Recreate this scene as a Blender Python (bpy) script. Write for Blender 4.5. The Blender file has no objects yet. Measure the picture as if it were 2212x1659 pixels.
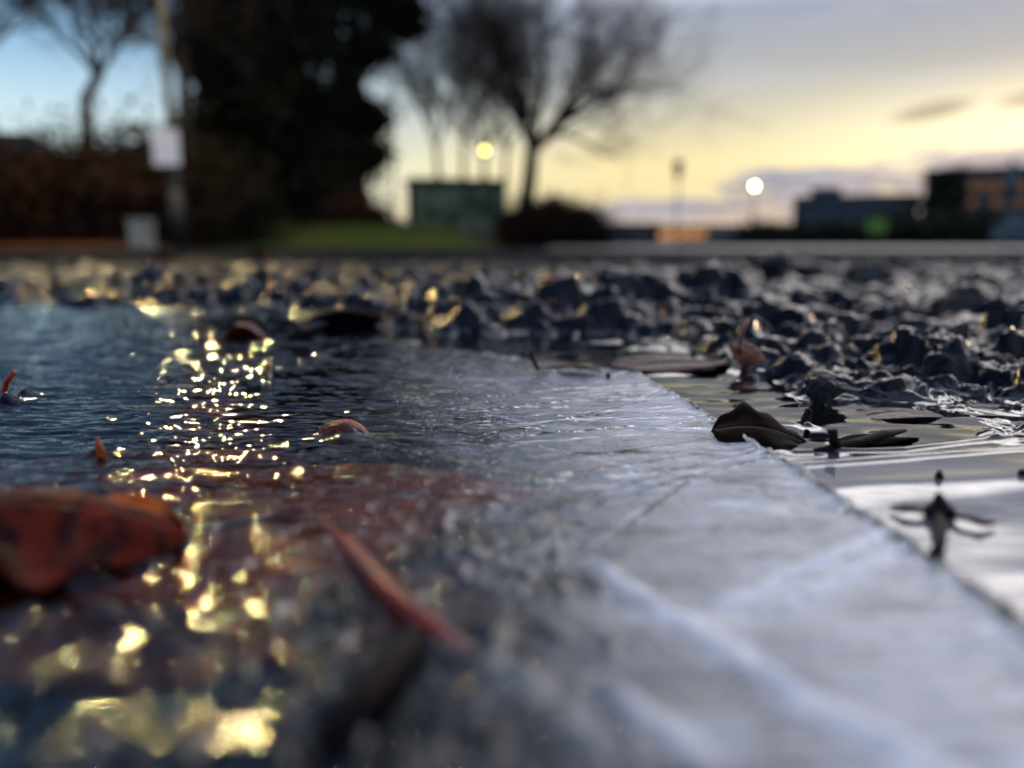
import bpy, math, random
import numpy as np
from math import radians as R, sin, cos, pi, tan, atan2
from mathutils import Vector, Matrix

random.seed(7); RNG = np.random.default_rng(11)
scene = bpy.context.scene
col = scene.collection

# ------------------------------------------------------------------ camera
CAM_H = 0.040; PITCH = R(10.2); FPX = 1663.0          # reference raster 2212 x 1659
cd = bpy.data.cameras.new("camera"); cam = bpy.data.objects.new("camera", cd); col.objects.link(cam)
cam.location = (0, 0, CAM_H); cam.rotation_euler = (R(90) - PITCH, 0, 0)
cd.sensor_width = 36; cd.lens = 36 * FPX / 2212
cd.clip_start = 0.004; cd.clip_end = 2000
cd.dof.use_dof = True; cd.dof.focus_distance = 0.176
cd.dof.aperture_fstop = cd.lens / 3.9; cd.dof.aperture_blades = 0
scene.camera = cam
FW = Vector((0, cos(PITCH), -sin(PITCH))); UP = Vector((0, sin(PITCH), cos(PITCH)))

def ray(px, py):
    return FW + Vector((1, 0, 0)) * ((px - 1106) / FPX) + UP * ((829.5 - py) / FPX)
def at(px, py, D):                     # point at forward distance D seen in that direction
    r = ray(px, py); return cam.location + r * (D / r.y)
def gp(px, py, z=0.0):                 # point on the level z
    r = ray(px, py); return cam.location + r * ((z - CAM_H) / r.z)

# ------------------------------------------------------------------ view
scene.view_settings.view_transform = 'Standard'
scene.view_settings.look = 'None'
scene.view_settings.exposure = 0.27
scene.cycles.max_bounces = 8; scene.cycles.transparent_max_bounces = 12
scene.cycles.sample_clamp_indirect = 6; scene.cycles.sample_clamp_direct = 0
scene.cycles.caustics_reflective = False; scene.cycles.caustics_refractive = False

# ------------------------------------------------------------------ node helpers
class NT:
    def __init__(s, tree): s.t = tree; s.n = tree.nodes; s.l = tree.links
    def node(s, typ, **kw):
        n = s.n.new(typ)
        for k, v in kw.items(): setattr(n, k, v)
        return n
    def put(s, sock, v):
        if isinstance(v, bpy.types.NodeSocket): s.l.new(v, sock)
        elif v is not None:
            if sock.type == 'RGBA' and len(v) == 3: v = (*v, 1)
            sock.default_value = v
    def m(s, op, a, b=None, c=None, clamp=False):
        n = s.node('ShaderNodeMath', operation=op, use_clamp=clamp)
        s.put(n.inputs[0], a); s.put(n.inputs[1], b); s.put(n.inputs[2], c)
        return n.outputs[0]
    def ss(s, v, a, b, lo=0.0, hi=1.0):
        n = s.node('ShaderNodeMapRange', interpolation_type='SMOOTHSTEP')
        s.put(n.inputs[0], v); s.put(n.inputs[1], a); s.put(n.inputs[2], b); s.put(n.inputs[3], lo); s.put(n.inputs[4], hi)
        return n.outputs[0]
    def mix(s, f, a, b, mode='MIX'):
        n = s.node('ShaderNodeMix', data_type='RGBA', blend_type=mode)
        s.put(n.inputs[0], f); s.put(n.inputs[6], a); s.put(n.inputs[7], b)
        return n.outputs[2]
    def ramp(s, f, stops, interp='LINEAR'):
        n = s.node('ShaderNodeValToRGB'); n.color_ramp.interpolation = interp
        e = n.color_ramp.elements
        while len(e) < len(stops): e.new(0.5)
        for i, (p, c) in enumerate(stops):
            e[i].position = p; e[i].color = (*c, 1) if len(c) == 3 else c
        s.put(n.inputs[0], f); return n.outputs[0]
    def noise(s, vec, scale, detail=3, rough=0.5, dist=0.0, dims='3D', out=0):
        n = s.node('ShaderNodeTexNoise', noise_dimensions=dims)
        if vec is not None: s.l.new(vec, n.inputs['Vector'])
        n.inputs['Scale'].default_value = scale; n.inputs['Detail'].default_value = detail
        n.inputs['Roughness'].default_value = rough; n.inputs['Distortion'].default_value = dist
        return n.outputs[out]
    def vor(s, vec, scale, feature='F1', rnd=1.0):
        n = s.node('ShaderNodeTexVoronoi', feature=feature)
        s.l.new(vec, n.inputs['Vector']); n.inputs['Scale'].default_value = scale
        n.inputs['Randomness'].default_value = rnd
        return n.outputs[0]
    def mapping(s, vec, sc=(1, 1, 1), rot=(0, 0, 0), loc=(0, 0, 0)):
        n = s.node('ShaderNodeMapping'); s.l.new(vec, n.inputs[0])
        n.inputs['Scale'].default_value = sc; n.inputs['Rotation'].default_value = rot; n.inputs['Location'].default_value = loc
        return n.outputs[0]
    def bump(s, h, strength=1.0, dist=1.0, normal=None):
        n = s.node('ShaderNodeBump'); s.put(n.inputs['Height'], h)
        n.inputs['Strength'].default_value = strength; n.inputs['Distance'].default_value = dist
        if normal is not None: s.l.new(normal, n.inputs['Normal'])
        return n.outputs[0]
def lin(r, g, b):
    f = lambda c: (c / 255 / 12.92) if c / 255 <= 0.04045 else ((c / 255 + 0.055) / 1.055) ** 2.4
    return (f(r), f(g), f(b))

# ------------------------------------------------------------------ sky
SUN_AZ = R(42); SUN_EL = R(2.0)
world = bpy.data.worlds.new("World"); scene.world = world; world.use_nodes = True
w = NT(world.node_tree); w.n.clear()
tc = w.node('ShaderNodeTexCoord').outputs['Generated']
sx = w.node('ShaderNodeSeparateXYZ'); w.l.new(tc, sx.inputs[0])
X, Y, Z = sx.outputs
D = 180 / pi
el = w.m('MULTIPLY', w.m('ARCSINE', Z), D)
az = w.m('MULTIPLY', w.m('ARCTAN2', X, Y), D)
elr = w.m('DIVIDE', el, 60.0, clamp=True)              # 0..60 degrees of elevation
def e_(deg): return deg / 60
rightc = w.ramp(elr, [(0, lin(244, 204, 144)), (e_(1.2), lin(246, 214, 156)), (e_(3.0), lin(224, 206, 160)), (e_(5.5), lin(232, 214, 160)),
                      (e_(8.5), lin(192, 186, 164)), (e_(12), lin(164, 166, 168)), (e_(15), lin(148, 154, 172)), (e_(18), lin(172, 180, 200)),
                      (e_(26), lin(225, 225, 232)), (e_(40), lin(190, 200, 226)), (1, lin(120, 138, 176))])
leftc = w.ramp(elr, [(0, lin(214, 220, 205)), (e_(5), lin(205, 222, 218)), (e_(8.5), lin(186, 212, 224)), (e_(12), lin(140, 180, 212)),
                     (e_(16), lin(108, 150, 192)), (e_(24), lin(76, 112, 156)), (e_(40), lin(52, 80, 122)), (1, lin(42, 60, 100))])
fm = w.ss(az, -34.0, 12.0)
sky = w.mix(fm, leftc, rightc)
# brighter glow low towards the set sun
glow = w.m('MULTIPLY', w.ss(az, 8.0, 45.0), w.m('MULTIPLY', w.ss(el, 1.0, 6.0), w.ss(el, 11.5, 7.0)))
sky = w.mix(glow, sky, (1.2, 1.07, 0.72))
# added bright sky patch, out of view above the frame, to brighten ice and water
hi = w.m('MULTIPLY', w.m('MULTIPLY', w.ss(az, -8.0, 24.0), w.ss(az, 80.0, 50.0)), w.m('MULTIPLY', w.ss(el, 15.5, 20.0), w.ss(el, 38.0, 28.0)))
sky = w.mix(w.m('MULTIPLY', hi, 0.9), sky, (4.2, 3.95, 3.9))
# away from the sun, behind the camera: dull blue grey
back = w.ss(w.m('ABSOLUTE', az), 75.0, 140.0)
sky = w.mix(back, sky, (0.33, 0.42, 0.64))
# low bank of grey-blue cloud, its top climbing to the right
cloudv = w.mapping(tc, sc=(1.0, 1.0, 5.0))
n1 = w.noise(cloudv, 5.5, 5, 0.55); n2 = w.noise(cloudv, 16, 4, 0.55)
edge = w.m('ADD', w.m('ADD', w.m('MULTIPLY', w.m('MAXIMUM', w.m('SUBTRACT', az, 2.0), 0.0), 0.125), 2.9), w.m('MULTIPLY', w.m('SUBTRACT', n1, 0.5), 7.0))
cb = w.m('MULTIPLY', w.ss(w.m('SUBTRACT', edge, el), -0.1, 0.6), w.ss(el, 1.2, 2.0))
cb = w.m('MULTIPLY', w.m('MULTIPLY', cb, w.ss(az, -30.0, 0.0)), w.ss(w.m('ADD', n2, w.m('MULTIPLY', el, 0.03)), 0.40, 0.56, 0.35, 1.0))
sky = w.mix(w.m('MULTIPLY', cb, 0.88), sky, w.mix(w.ss(n2, 0.35, 0.65), lin(94, 112, 152), lin(166, 165, 180)))
# two small dark clouds over the sunset and thin wide veils higher up
def puff(a0, e0, ra, re, tilt):
    da = w.m('SUBTRACT', az, a0); de = w.m('SUBTRACT', w.m('SUBTRACT', el, e0), w.m('MULTIPLY', da, tilt))
    q = w.m('ADD', w.m('POWER', w.m('ABSOLUTE', w.m('DIVIDE', da, ra)), 2.0), w.m('POWER', w.m('ABSOLUTE', w.m('DIVIDE', de, re)), 2.0))
    return w.ss(w.m('ADD', q, w.m('MULTIPLY', w.m('SUBTRACT', n2, 0.5), 1.6)), 1.5, 0.1)
pf = w.m('ADD', puff(27.6, 8.3, 2.6, 0.55, 0.12), puff(33.5, 8.6, 2.8, 0.6, 0.1), clamp=True)
sky = w.mix(w.m('MULTIPLY', pf, 0.8), sky, lin(146, 138, 122))
v1 = w.noise(w.mapping(tc, sc=(1.0, 1.6, 6.0), rot=(0, R(8), 0)), 3.2, 5, 0.6, 0.4)
veil = w.m('MULTIPLY', w.ss(v1, 0.44, 0.68), w.ss(el, 7.0, 14.0))
sky = w.mix(w.m('MULTIPLY', veil, 0.45), sky, w.mix(fm, lin(150, 176, 196), lin(196, 200, 212)))
low = w.ss(el, 0.0, -6.0)
sky = w.mix(low, sky, (0.05, 0.055, 0.06))
nish = w.node('ShaderNodeTexSky', sky_type='NISHITA', sun_disc=False, sun_elevation=SUN_EL, sun_rotation=SUN_AZ)
bg1 = w.node('ShaderNodeBackground'); w.l.new(sky, bg1.inputs[0]); bg1.inputs[1].default_value = 1.0
bg2 = w.node('ShaderNodeBackground'); w.l.new(nish.outputs[0], bg2.inputs[0]); bg2.inputs[1].default_value = 0.012
ad = w.node('ShaderNodeAddShader'); w.l.new(bg1.outputs[0], ad.inputs[0]); w.l.new(bg2.outputs[0], ad.inputs[1])
wo = w.node('ShaderNodeOutputWorld'); w.l.new(ad.outputs[0], wo.inputs[0])

sl = bpy.data.lights.new("sun", 'SUN'); sl.energy = 0.25; sl.angle = R(6); sl.color = (1.0, 0.72, 0.42)
so = bpy.data.objects.new("sun", sl); col.objects.link(so)
so.rotation_euler = (R(90) - R(3.0), 0, -SUN_AZ + R(180))

# ------------------------------------------------------------------ object helpers
def tag(o, label=None, cat=None, group=None, kind=None):
    for k, v in (('label', label), ('category', cat), ('group', group), ('kind', kind)):
        if v: o[k] = v
    return o
def empty(name, loc=(0, 0, 0), label=None, cat=None, group=None, rz=0):
    o = bpy.data.objects.new(name, None); col.objects.link(o); o.location = loc; o.rotation_euler.z = rz
    return tag(o, label, cat, group)
def mesh(name, V, F, mat, parent=None, smooth=True, loc=None):
    """V n x 3 array or list, F list or int array (same size faces)"""
    me = bpy.data.meshes.new(name)
    V = np.asarray(V, dtype=np.float32).reshape(-1, 3)
    if isinstance(F, np.ndarray):
        k = F.shape[1]; nf = F.shape[0]
        me.vertices.add(len(V)); me.vertices.foreach_set('co', V.ravel())
        me.loops.add(nf * k); me.loops.foreach_set('vertex_index', F.astype(np.int32).ravel())
        me.polygons.add(nf); me.polygons.foreach_set('loop_start', np.arange(0, nf * k, k, dtype=np.int32))
        me.update(calc_edges=True)
    else:
        me.from_pydata([tuple(map(float, v)) for v in V], [], [tuple(map(int, f)) for f in F]); me.update()
    me.polygons.foreach_set('use_smooth', [smooth] * len(me.polygons))
    if mat: me.materials.append(mat)
    o = bpy.data.objects.new(name, me); col.objects.link(o)
    if parent: o.parent = parent
    if loc is not None: o.location = loc
    return o

class MB:                                 # collects simple shapes into one mesh
    def __init__(s): s.v = []; s.f = []
    def add(s, V, F):
        b = len(s.v); s.v.extend([tuple(v) for v in V]); s.f.extend([tuple(i + b for i in f) for f in F])
    def box(s, c, size, rz=0, taper=1.0):
        cx, cy, cz = c; x, y, z = [q / 2 for q in size]; V = []
        for dz, t in ((-z, 1), (z, taper)):
            for dx, dy in ((-x, -y), (x, -y), (x, y), (-x, y)):
                a, b = dx * t, dy * t
                V.append((cx + a * cos(rz) - b * sin(rz), cy + a * sin(rz) + b * cos(rz), cz + dz))
        s.add(V, [(3, 2, 1, 0), (4, 5, 6, 7), (0, 1, 5, 4), (1, 2, 6, 5), (2, 3, 7, 6), (3, 0, 4, 7)])
    def tube(s, pts, rad, n=8, cap=True):
        pts = [Vector(p) for p in pts]
        if not hasattr(rad, '__len__'): rad = [rad] * len(pts)
        V = []; prev = None
        for i, p in enumerate(pts):
            d = (pts[min(i + 1, len(pts) - 1)] - pts[max(i - 1, 0)])
            d = d.normalized() if d.length > 1e-9 else Vector((0, 0, 1))
            if prev is None: a = d.orthogonal().normalized()
            else:
                a = prev - d * prev.dot(d); a = a.normalized() if a.length > 1e-6 else d.orthogonal().normalized()
            prev = a; b = d.cross(a)
            for k in range(n):
                t = 2 * pi * k / n; V.append(p + (a * cos(t) + b * sin(t)) * rad[i])
        F = []
        for i in range(len(pts) - 1):
            for k in range(n):
                F.append((i * n + k, i * n + (k + 1) % n, (i + 1) * n + (k + 1) % n, (i + 1) * n + k))
        if cap: F.append(tuple(range(n))[::-1]); F.append(tuple((len(pts) - 1) * n + k for k in range(n)))
        s.add(V, F)
    def sphere(s, c, r, seg=14, rings=8):
        if not hasattr(r, '__len__'): r = (r, r, r)
        V = []; F = []
        for i in range(rings + 1):
            ph = pi * i / rings
            for k in range(seg):
                t = 2 * pi * k / seg
                V.append((c[0] + r[0] * sin(ph) * cos(t), c[1] + r[1] * sin(ph) * sin(t), c[2] + r[2] * cos(ph)))
        for i in range(rings):
            for k in range(seg):
                F.append((i * seg + k, (i + 1) * seg + k, (i + 1) * seg + (k + 1) % seg, i * seg + (k + 1) % seg))
        s.add(V, F)
    def build(s, name, mat, parent=None, smooth=False):
        return mesh(name, s.v, s.f, mat, parent, smooth)

# ------------------------------------------------------------------ materials
def pmat(name, base, rough=0.6, spec=0.5, build=None, metallic=0.0):
    m = bpy.data.materials.new(name); m.use_nodes = True
    t = NT(m.node_tree); p = t.n['Principled BSDF']
    t.put(p.inputs['Base Color'], base); p.inputs['Roughness'].default_value = rough
    p.inputs['Specular IOR Level'].default_value = spec; p.inputs['Metallic'].default_value = metallic
    if build: build(t, p, t.node('ShaderNodeTexCoord').outputs['Object'])
    return m
def mottle(c1, c2, scale, bump=0.0, bscale=None, detail=4):
    def f(t, p, co):
        n = t.noise(co, scale, detail, 0.6); t.put(p.inputs['Base Color'], t.mix(t.ss(n, 0.35, 0.65), c1, c2))
        if bump: t.l.new(t.bump(t.noise(co, bscale or scale * 3, 4, 0.6), 1.0, bump), p.inputs['Normal'])
    return f
def emis(name, colr, strength):
    m = bpy.data.materials.new(name); m.use_nodes = True; t = NT(m.node_tree); t.n.clear()
    e = t.node('ShaderNodeEmission'); e.inputs[0].default_value = (*colr, 1); e.inputs[1].default_value = strength
    o = t.node('ShaderNodeOutputMaterial'); t.l.new(e.outputs[0], o.inputs[0]); return m

def wet_build(t, p, co):
    n = t.noise(co, 90, 4, 0.6); n2 = t.noise(co, 900, 5, 0.65); v = t.vor(co, 420)
    t.put(p.inputs['Base Color'], t.mix(t.ss(n, 0.4, 0.7), (0.002, 0.004, 0.009), (0.008, 0.010, 0.015)))
    sp = t.node('ShaderNodeSeparateXYZ'); t.l.new(co, sp.inputs[0])
    dry = t.m('ADD', t.ss(sp.outputs[1], 0.55, 1.5), t.m('MULTIPLY', t.m('SUBTRACT', n, 0.5), 0.8), clamp=True)     # puddle splash near, drier farther off
    t.put(p.inputs['Roughness'], t.m('ADD', t.ss(n2, 0.38, 0.66, 0.045, 0.13), t.m('MULTIPLY', dry, 0.55)))
    t.put(p.inputs['Specular IOR Level'], t.m('MULTIPLY', t.ss(sp.outputs[2], -0.005, -0.0005, 0.05, 0.22), t.m('SUBTRACT', 1.0, t.m('MULTIPLY', dry, 0.93))))   # under ice the wet sheen is lost
    b = t.bump(t.m('ADD', t.m('MULTIPLY', n2, 0.9), v), 0.35, 0.0005); t.l.new(b, p.inputs['Normal'])
    p.inputs['IOR'].default_value = 1.4
M_wet = pmat('wet_asphalt_rubble', (0.01, 0.012, 0.016), build=wet_build)
M_stone = pmat('wet_stone', (0.01, 0.012, 0.016), 0.35, build=lambda t, p, co: (
    t.put(p.inputs['Base Color'], t.mix(t.ss(t.noise(co, 160, 4), 0.4, 0.7), (0.004, 0.006, 0.010), (0.022, 0.022, 0.024))),
    t.l.new(t.bump(t.noise(co, 900, 5, 0.7), 0.9, 0.0012), p.inputs['Normal'])))
M_road = pmat('road_asphalt', (0.07, 0.07, 0.075), 0.45, build=mottle((0.035, 0.036, 0.040), (0.075, 0.075, 0.08), 3.0, 0.01, 60))

# ice --------------------------------------------------------------------
def ice_material(name, frost):
    m = bpy.data.materials.new(name); m.use_nodes = True; t = NT(m.node_tree); t.n.clear()
    geo = t.node('ShaderNodeNewGeometry'); co = geo.outputs['Position']
    out = t.node('ShaderNodeOutputMaterial')
    fres = t.node('ShaderNodeFresnel'); fres.inputs[0].default_value = 1.5
    gl = t.node('ShaderNodeBsdfGlossy'); gl.inputs[0].default_value = (1, 1, 1, 1)
    tr = t.node('ShaderNodeBsdfTransparent'); tr.inputs[0].default_value = (0.93, 0.95, 0.97, 1)
    if frost:
        # feathery crystals: long thin grooves running across, in fans of differing direction
        wv = t.noise(co, 22, 2, 0.5, out=1)
        wadd = t.node('ShaderNodeVectorMath', operation='MULTIPLY_ADD'); t.l.new(wv, wadd.inputs[0])
        wadd.inputs[1].default_value = (0.012, 0.012, 0); t.l.new(co, wadd.inputs[2]); wc = wadd.outputs[0]
        s1 = t.noise(t.mapping(wc, sc=(60, 900, 1), rot=(0, 0, R(-12))), 1.0, 4, 0.6)
        s2 = t.noise(t.mapping(wc, sc=(900, 90, 1), rot=(0, 0, R(28))), 1.0, 3, 0.6)
        s3 = t.noise(t.mapping(wc, sc=(110, 420, 1), rot=(0, 0, R(6))), 1.0, 3, 0.55)
        area = t.ss(t.noise(co, 38, 2, 0.5), 0.44, 0.58)
        fine = t.noise(co, 2600, 2, 0.5)
        h = t.m('ADD', t.m('MULTIPLY', s1, 0.55), t.m('ADD', t.m('MULTIPLY', t.m('MULTIPLY', s2, area), 0.35), t.m('ADD', t.m('MULTIPLY', s3, 1.0), t.m('MULTIPLY', fine, 0.10))))
        sep = t.node('ShaderNodeSeparateXYZ'); t.l.new(co, sep.inputs[0])
        calm = t.ss(t.m('ADD', sep.outputs[0], t.m('MULTIPLY', sep.outputs[1], 0.12)), -0.025, 0.02, 0.05, 1.0)
        nrm = t.bump(t.m('MULTIPLY', h, t.m('MULTIPLY', calm, t.ss(sep.outputs[1], 0.08, 0.13, 1.0, 1.5))), 1.0, 0.0008)
        nz = t.noise(t.mapping(wc, sc=(1, 1.6, 1)), 42, 4, 0.6)
        nf = t.noise(wc, 240, 4, 0.65)
        # milky ice: mostly to the right of the frame's middle, ragged, clear to the left
        # its left border slants, further left where it is farther off
        bx = t.m('ADD', sep.outputs[0], t.m('MULTIPLY', sep.outputs[1], 0.19))
        v = t.m('ADD', bx, t.m('MULTIPLY', t.m('SUBTRACT', nz, 0.5), 0.050))
        milk = t.ss(v, 0.002, 0.044)
        far = t.ss(sep.outputs[1], 0.30, 0.20)
        milk = t.m('MULTIPLY', milk, far)
        milk = t.m('MULTIPLY', milk, t.ss(nf, 0.2, 0.7, 0.72, 1.0))
        groove = t.ss(s1, 0.36, 0.5, 0.55, 1.0)
        fa = t.node('ShaderNodeAttribute', attribute_name='frost').outputs['Fac']
        milk = t.m('MULTIPLY', milk, t.m('ADD', t.m('MULTIPLY', groove, t.ss(sep.outputs[0], 0.0, 0.04, 0.40, 0.84)), t.m('MULTIPLY', fa, 0.78)), clamp=True)
        di = t.node('ShaderNodeBsdfDiffuse'); t.put(di.inputs[0], t.mix(nz, t.mix(nf, (0.46, 0.50, 0.60), (0.76, 0.80, 0.90)), (0.84, 0.86, 0.92)))
        t.l.new(nrm, di.inputs['Normal'])
        body = t.node('ShaderNodeMixShader'); t.l.new(milk, body.inputs[0]); t.l.new(tr.outputs[0], body.inputs[1]); t.l.new(di.outputs[0], body.inputs[2])
        rg = t.m('ADD', 0.022, t.m('MULTIPLY', milk, 0.22)); t.l.new(rg, gl.inputs['Roughness'])
        bodyo = body.outputs[0]
    else:
        s3 = t.noise(t.mapping(co, sc=(40, 110, 1)), 1.0, 2, 0.5)
        nrm = t.bump(s3, 1.0, 0.00012)
        gl.inputs['Roughness'].default_value = 0.03
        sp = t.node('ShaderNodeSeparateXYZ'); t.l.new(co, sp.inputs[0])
        pale = t.m('MULTIPLY', t.ss(sp.outputs[1], 0.150, 0.138), t.ss(sp.outputs[0], 0.02, 0.045, 0, 0.26))     # diffuse white painted into the still part, standing in for bright sky reflection
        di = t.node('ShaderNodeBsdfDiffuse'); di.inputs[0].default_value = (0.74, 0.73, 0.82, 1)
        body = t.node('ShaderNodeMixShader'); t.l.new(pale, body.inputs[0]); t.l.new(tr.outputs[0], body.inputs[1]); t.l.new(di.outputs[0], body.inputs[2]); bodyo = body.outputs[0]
    t.l.new(nrm, gl.inputs['Normal']); t.l.new(nrm, fres.inputs['Normal'])
    mx = t.node('ShaderNodeMixShader'); t.l.new(fres.outputs[0], mx.inputs[0]); t.l.new(bodyo, mx.inputs[1]); t.l.new(gl.outputs[0], mx.inputs[2])
    t.l.new(mx.outputs[0], out.inputs[0]); return m
M_ice = ice_material('frosted_ice', True)
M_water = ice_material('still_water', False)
M_rim = pmat('frost_rim', (0.62, 0.64, 0.66), 0.3, build=mottle((0.14, 0.11, 0.085), (0.92, 0.88, 0.78), 380, 0.0012, 1100))  # brown patches put the dark shadows of the beaded edge into the cream colour

def leafmat(name, c1, c2, rough=0.35, coat=0.12, spec=0.2, bmp=0.0004):
    def f(t, p, co):
        n = t.noise(co, 120, 4, 0.6); n2 = t.noise(co, 700, 3, 0.5)
        v = t.vor(co, 260, 'DISTANCE_TO_EDGE')
        c = t.mix(t.ss(n, 0.35, 0.65), c1, c2)
        c = t.mix(t.ss(v, 0.10, 0.0), c, tuple(q * 0.45 for q in c1))
        t.put(p.inputs['Base Color'], c)
        t.l.new(t.bump(t.m('ADD', n2, t.m('MULTIPLY', v, 2.0)), 0.6, bmp), p.inputs['Normal'])
        p.inputs['Coat Weight'].default_value = coat; p.inputs['Specular IOR Level'].default_value = spec; p.inputs['Coat Roughness'].default_value = 0.12
    return pmat(name, c1, rough, build=f)
M_leafbrown = leafmat('leaf_brown', (0.075, 0.018, 0.008), (0.024, 0.007, 0.005), 0.45, 0.1, 0.15)
M_leaforange = leafmat('leaf_orange', (0.45, 0.10, 0.02), (0.22, 0.045, 0.015))
M_leafmid = leafmat('leaf_mid_brown', (0.20, 0.055, 0.022), (0.10, 0.028, 0.014), 0.4, 0.1, 0.2)
M_leafdark = leafmat('leaf_dark', (0.010, 0.005, 0.004), (0.003, 0.002, 0.002), 0.6, 0.0, 0.03, 0.0001)
def bigleaf(t, p, co, lo=0.001, hi=0.006):
    sp = t.node('ShaderNodeSeparateXYZ'); t.l.new(co, sp.inputs[0]); n = t.noise(co, 150, 4, 0.6)
    y = t.m('ADD', sp.outputs[1], t.m('MULTIPLY', t.m('SUBTRACT', n, 0.5), 0.006))
    c = t.mix(t.ss(y, lo, hi), t.mix(t.ss(t.noise(co, 260, 4, 0.65), 0.35, 0.62), (0.16, 0.016, 0.003), (0.018, 0.002, 0.002)), t.mix(t.ss(n, 0.4, 0.6), (0.62, 0.13, 0.008), (0.30, 0.035, 0.004)))
    t.put(p.inputs['Base Color'], c); t.l.new(t.bump(t.noise(co, 260, 4, 0.6), 0.8, 0.0016), p.inputs['Normal'])
M_bigleaf = pmat('two_tone_leaf', (0.2, 0.05, 0.02), 0.45, 0.12, build=bigleaf)
M_tipleaf = pmat('leaf_tip', (0.2, 0.05, 0.02), 0.35, 0.3, build=lambda t, p, co: bigleaf(t, p, co, 0.0005, 0.0030))
M_leafred = leafmat('leaf_red_brown', (0.22, 0.040, 0.014), (0.09, 0.016, 0.008), 0.4)
M_subred = leafmat('sunken_red_leaf', (0.60, 0.095, 0.012), (0.20, 0.028, 0.006), 0.9, 0.0, 0.05)
M_subbrown = leafmat('sunken_brown_leaf', (0.22, 0.035, 0.010), (0.07, 0.014, 0.006), 0.9, 0.0, 0.05)
M_subdark = leafmat('sunken_dark_leaf', (0.030, 0.012, 0.008), (0.008, 0.005, 0.005), 0.9, 0.0, 0.05)
M_stem = pmat('leaf_stem', (0.16, 0.045, 0.025), 0.35, build=mottle((0.20, 0.055, 0.03), (0.09, 0.025, 0.015), 300))
M_redstem = pmat('red_stem', (0.45, 0.04, 0.025), 0.35, build=mottle((0.34, 0.018, 0.011), (0.13, 0.008, 0.006), 220))
M_twig = pmat('dark_twig', (0.012, 0.010, 0.010), 0.6, 0.1, build=mottle((0.006, 0.005, 0.006), (0.018, 0.010, 0.010), 400, 0.0004, 900))

# ------------------------------------------------------------------ numpy noise
def _h(ix, iy, s):
    n = (ix.astype(np.int64) * 374761393 + iy.astype(np.int64) * 668265263 + s * 982451653) & 0xffffffff
    n = ((n ^ (n >> 13)) * 1274126177) & 0xffffffff
    n = n ^ (n >> 16)
    return (n & 0xffffff) / float(0xffffff)
def gnoise(x, y, seed=0):
    ix = np.floor(x); iy = np.floor(y); fx = x - ix; fy = y - iy
    u = fx * fx * fx * (fx * (fx * 6 - 15) + 10); v = fy * fy * fy * (fy * (fy * 6 - 15) + 10)
    def g(dx, dy):
        a = _h(ix + dx, iy + dy, seed) * 2 * pi
        return np.cos(a) * (fx - dx) + np.sin(a) * (fy - dy)
    return (g(0, 0) * (1 - u) + g(1, 0) * u) * (1 - v) + (g(0, 1) * (1 - u) + g(1, 1) * u) * v
def worley(x, y, seed=0):
    ix = np.floor(x); iy = np.floor(y); d1 = np.full(x.shape, 9.0); d2 = d1.copy(); hid = np.zeros(x.shape)
    for dx in (-1, 0, 1):
        for dy in (-1, 0, 1):
            cx = ix + dx + _h(ix + dx, iy + dy, seed); cy = iy + dy + _h(ix + dx, iy + dy, seed + 7)
            d = np.hypot(cx - x, cy - y); r = _h(ix + dx, iy + dy, seed + 13)
            m = d < d1; d2 = np.where(m, d1, np.minimum(d2, d)); hid = np.where(m, r, hid); d1 = np.where(m, d, d1)
    return d1, d2, hid
def sst(x, a, b):
    t = np.clip((x - a) / (b - a), 0, 1); return t * t * (3 - 2 * t)

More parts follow.
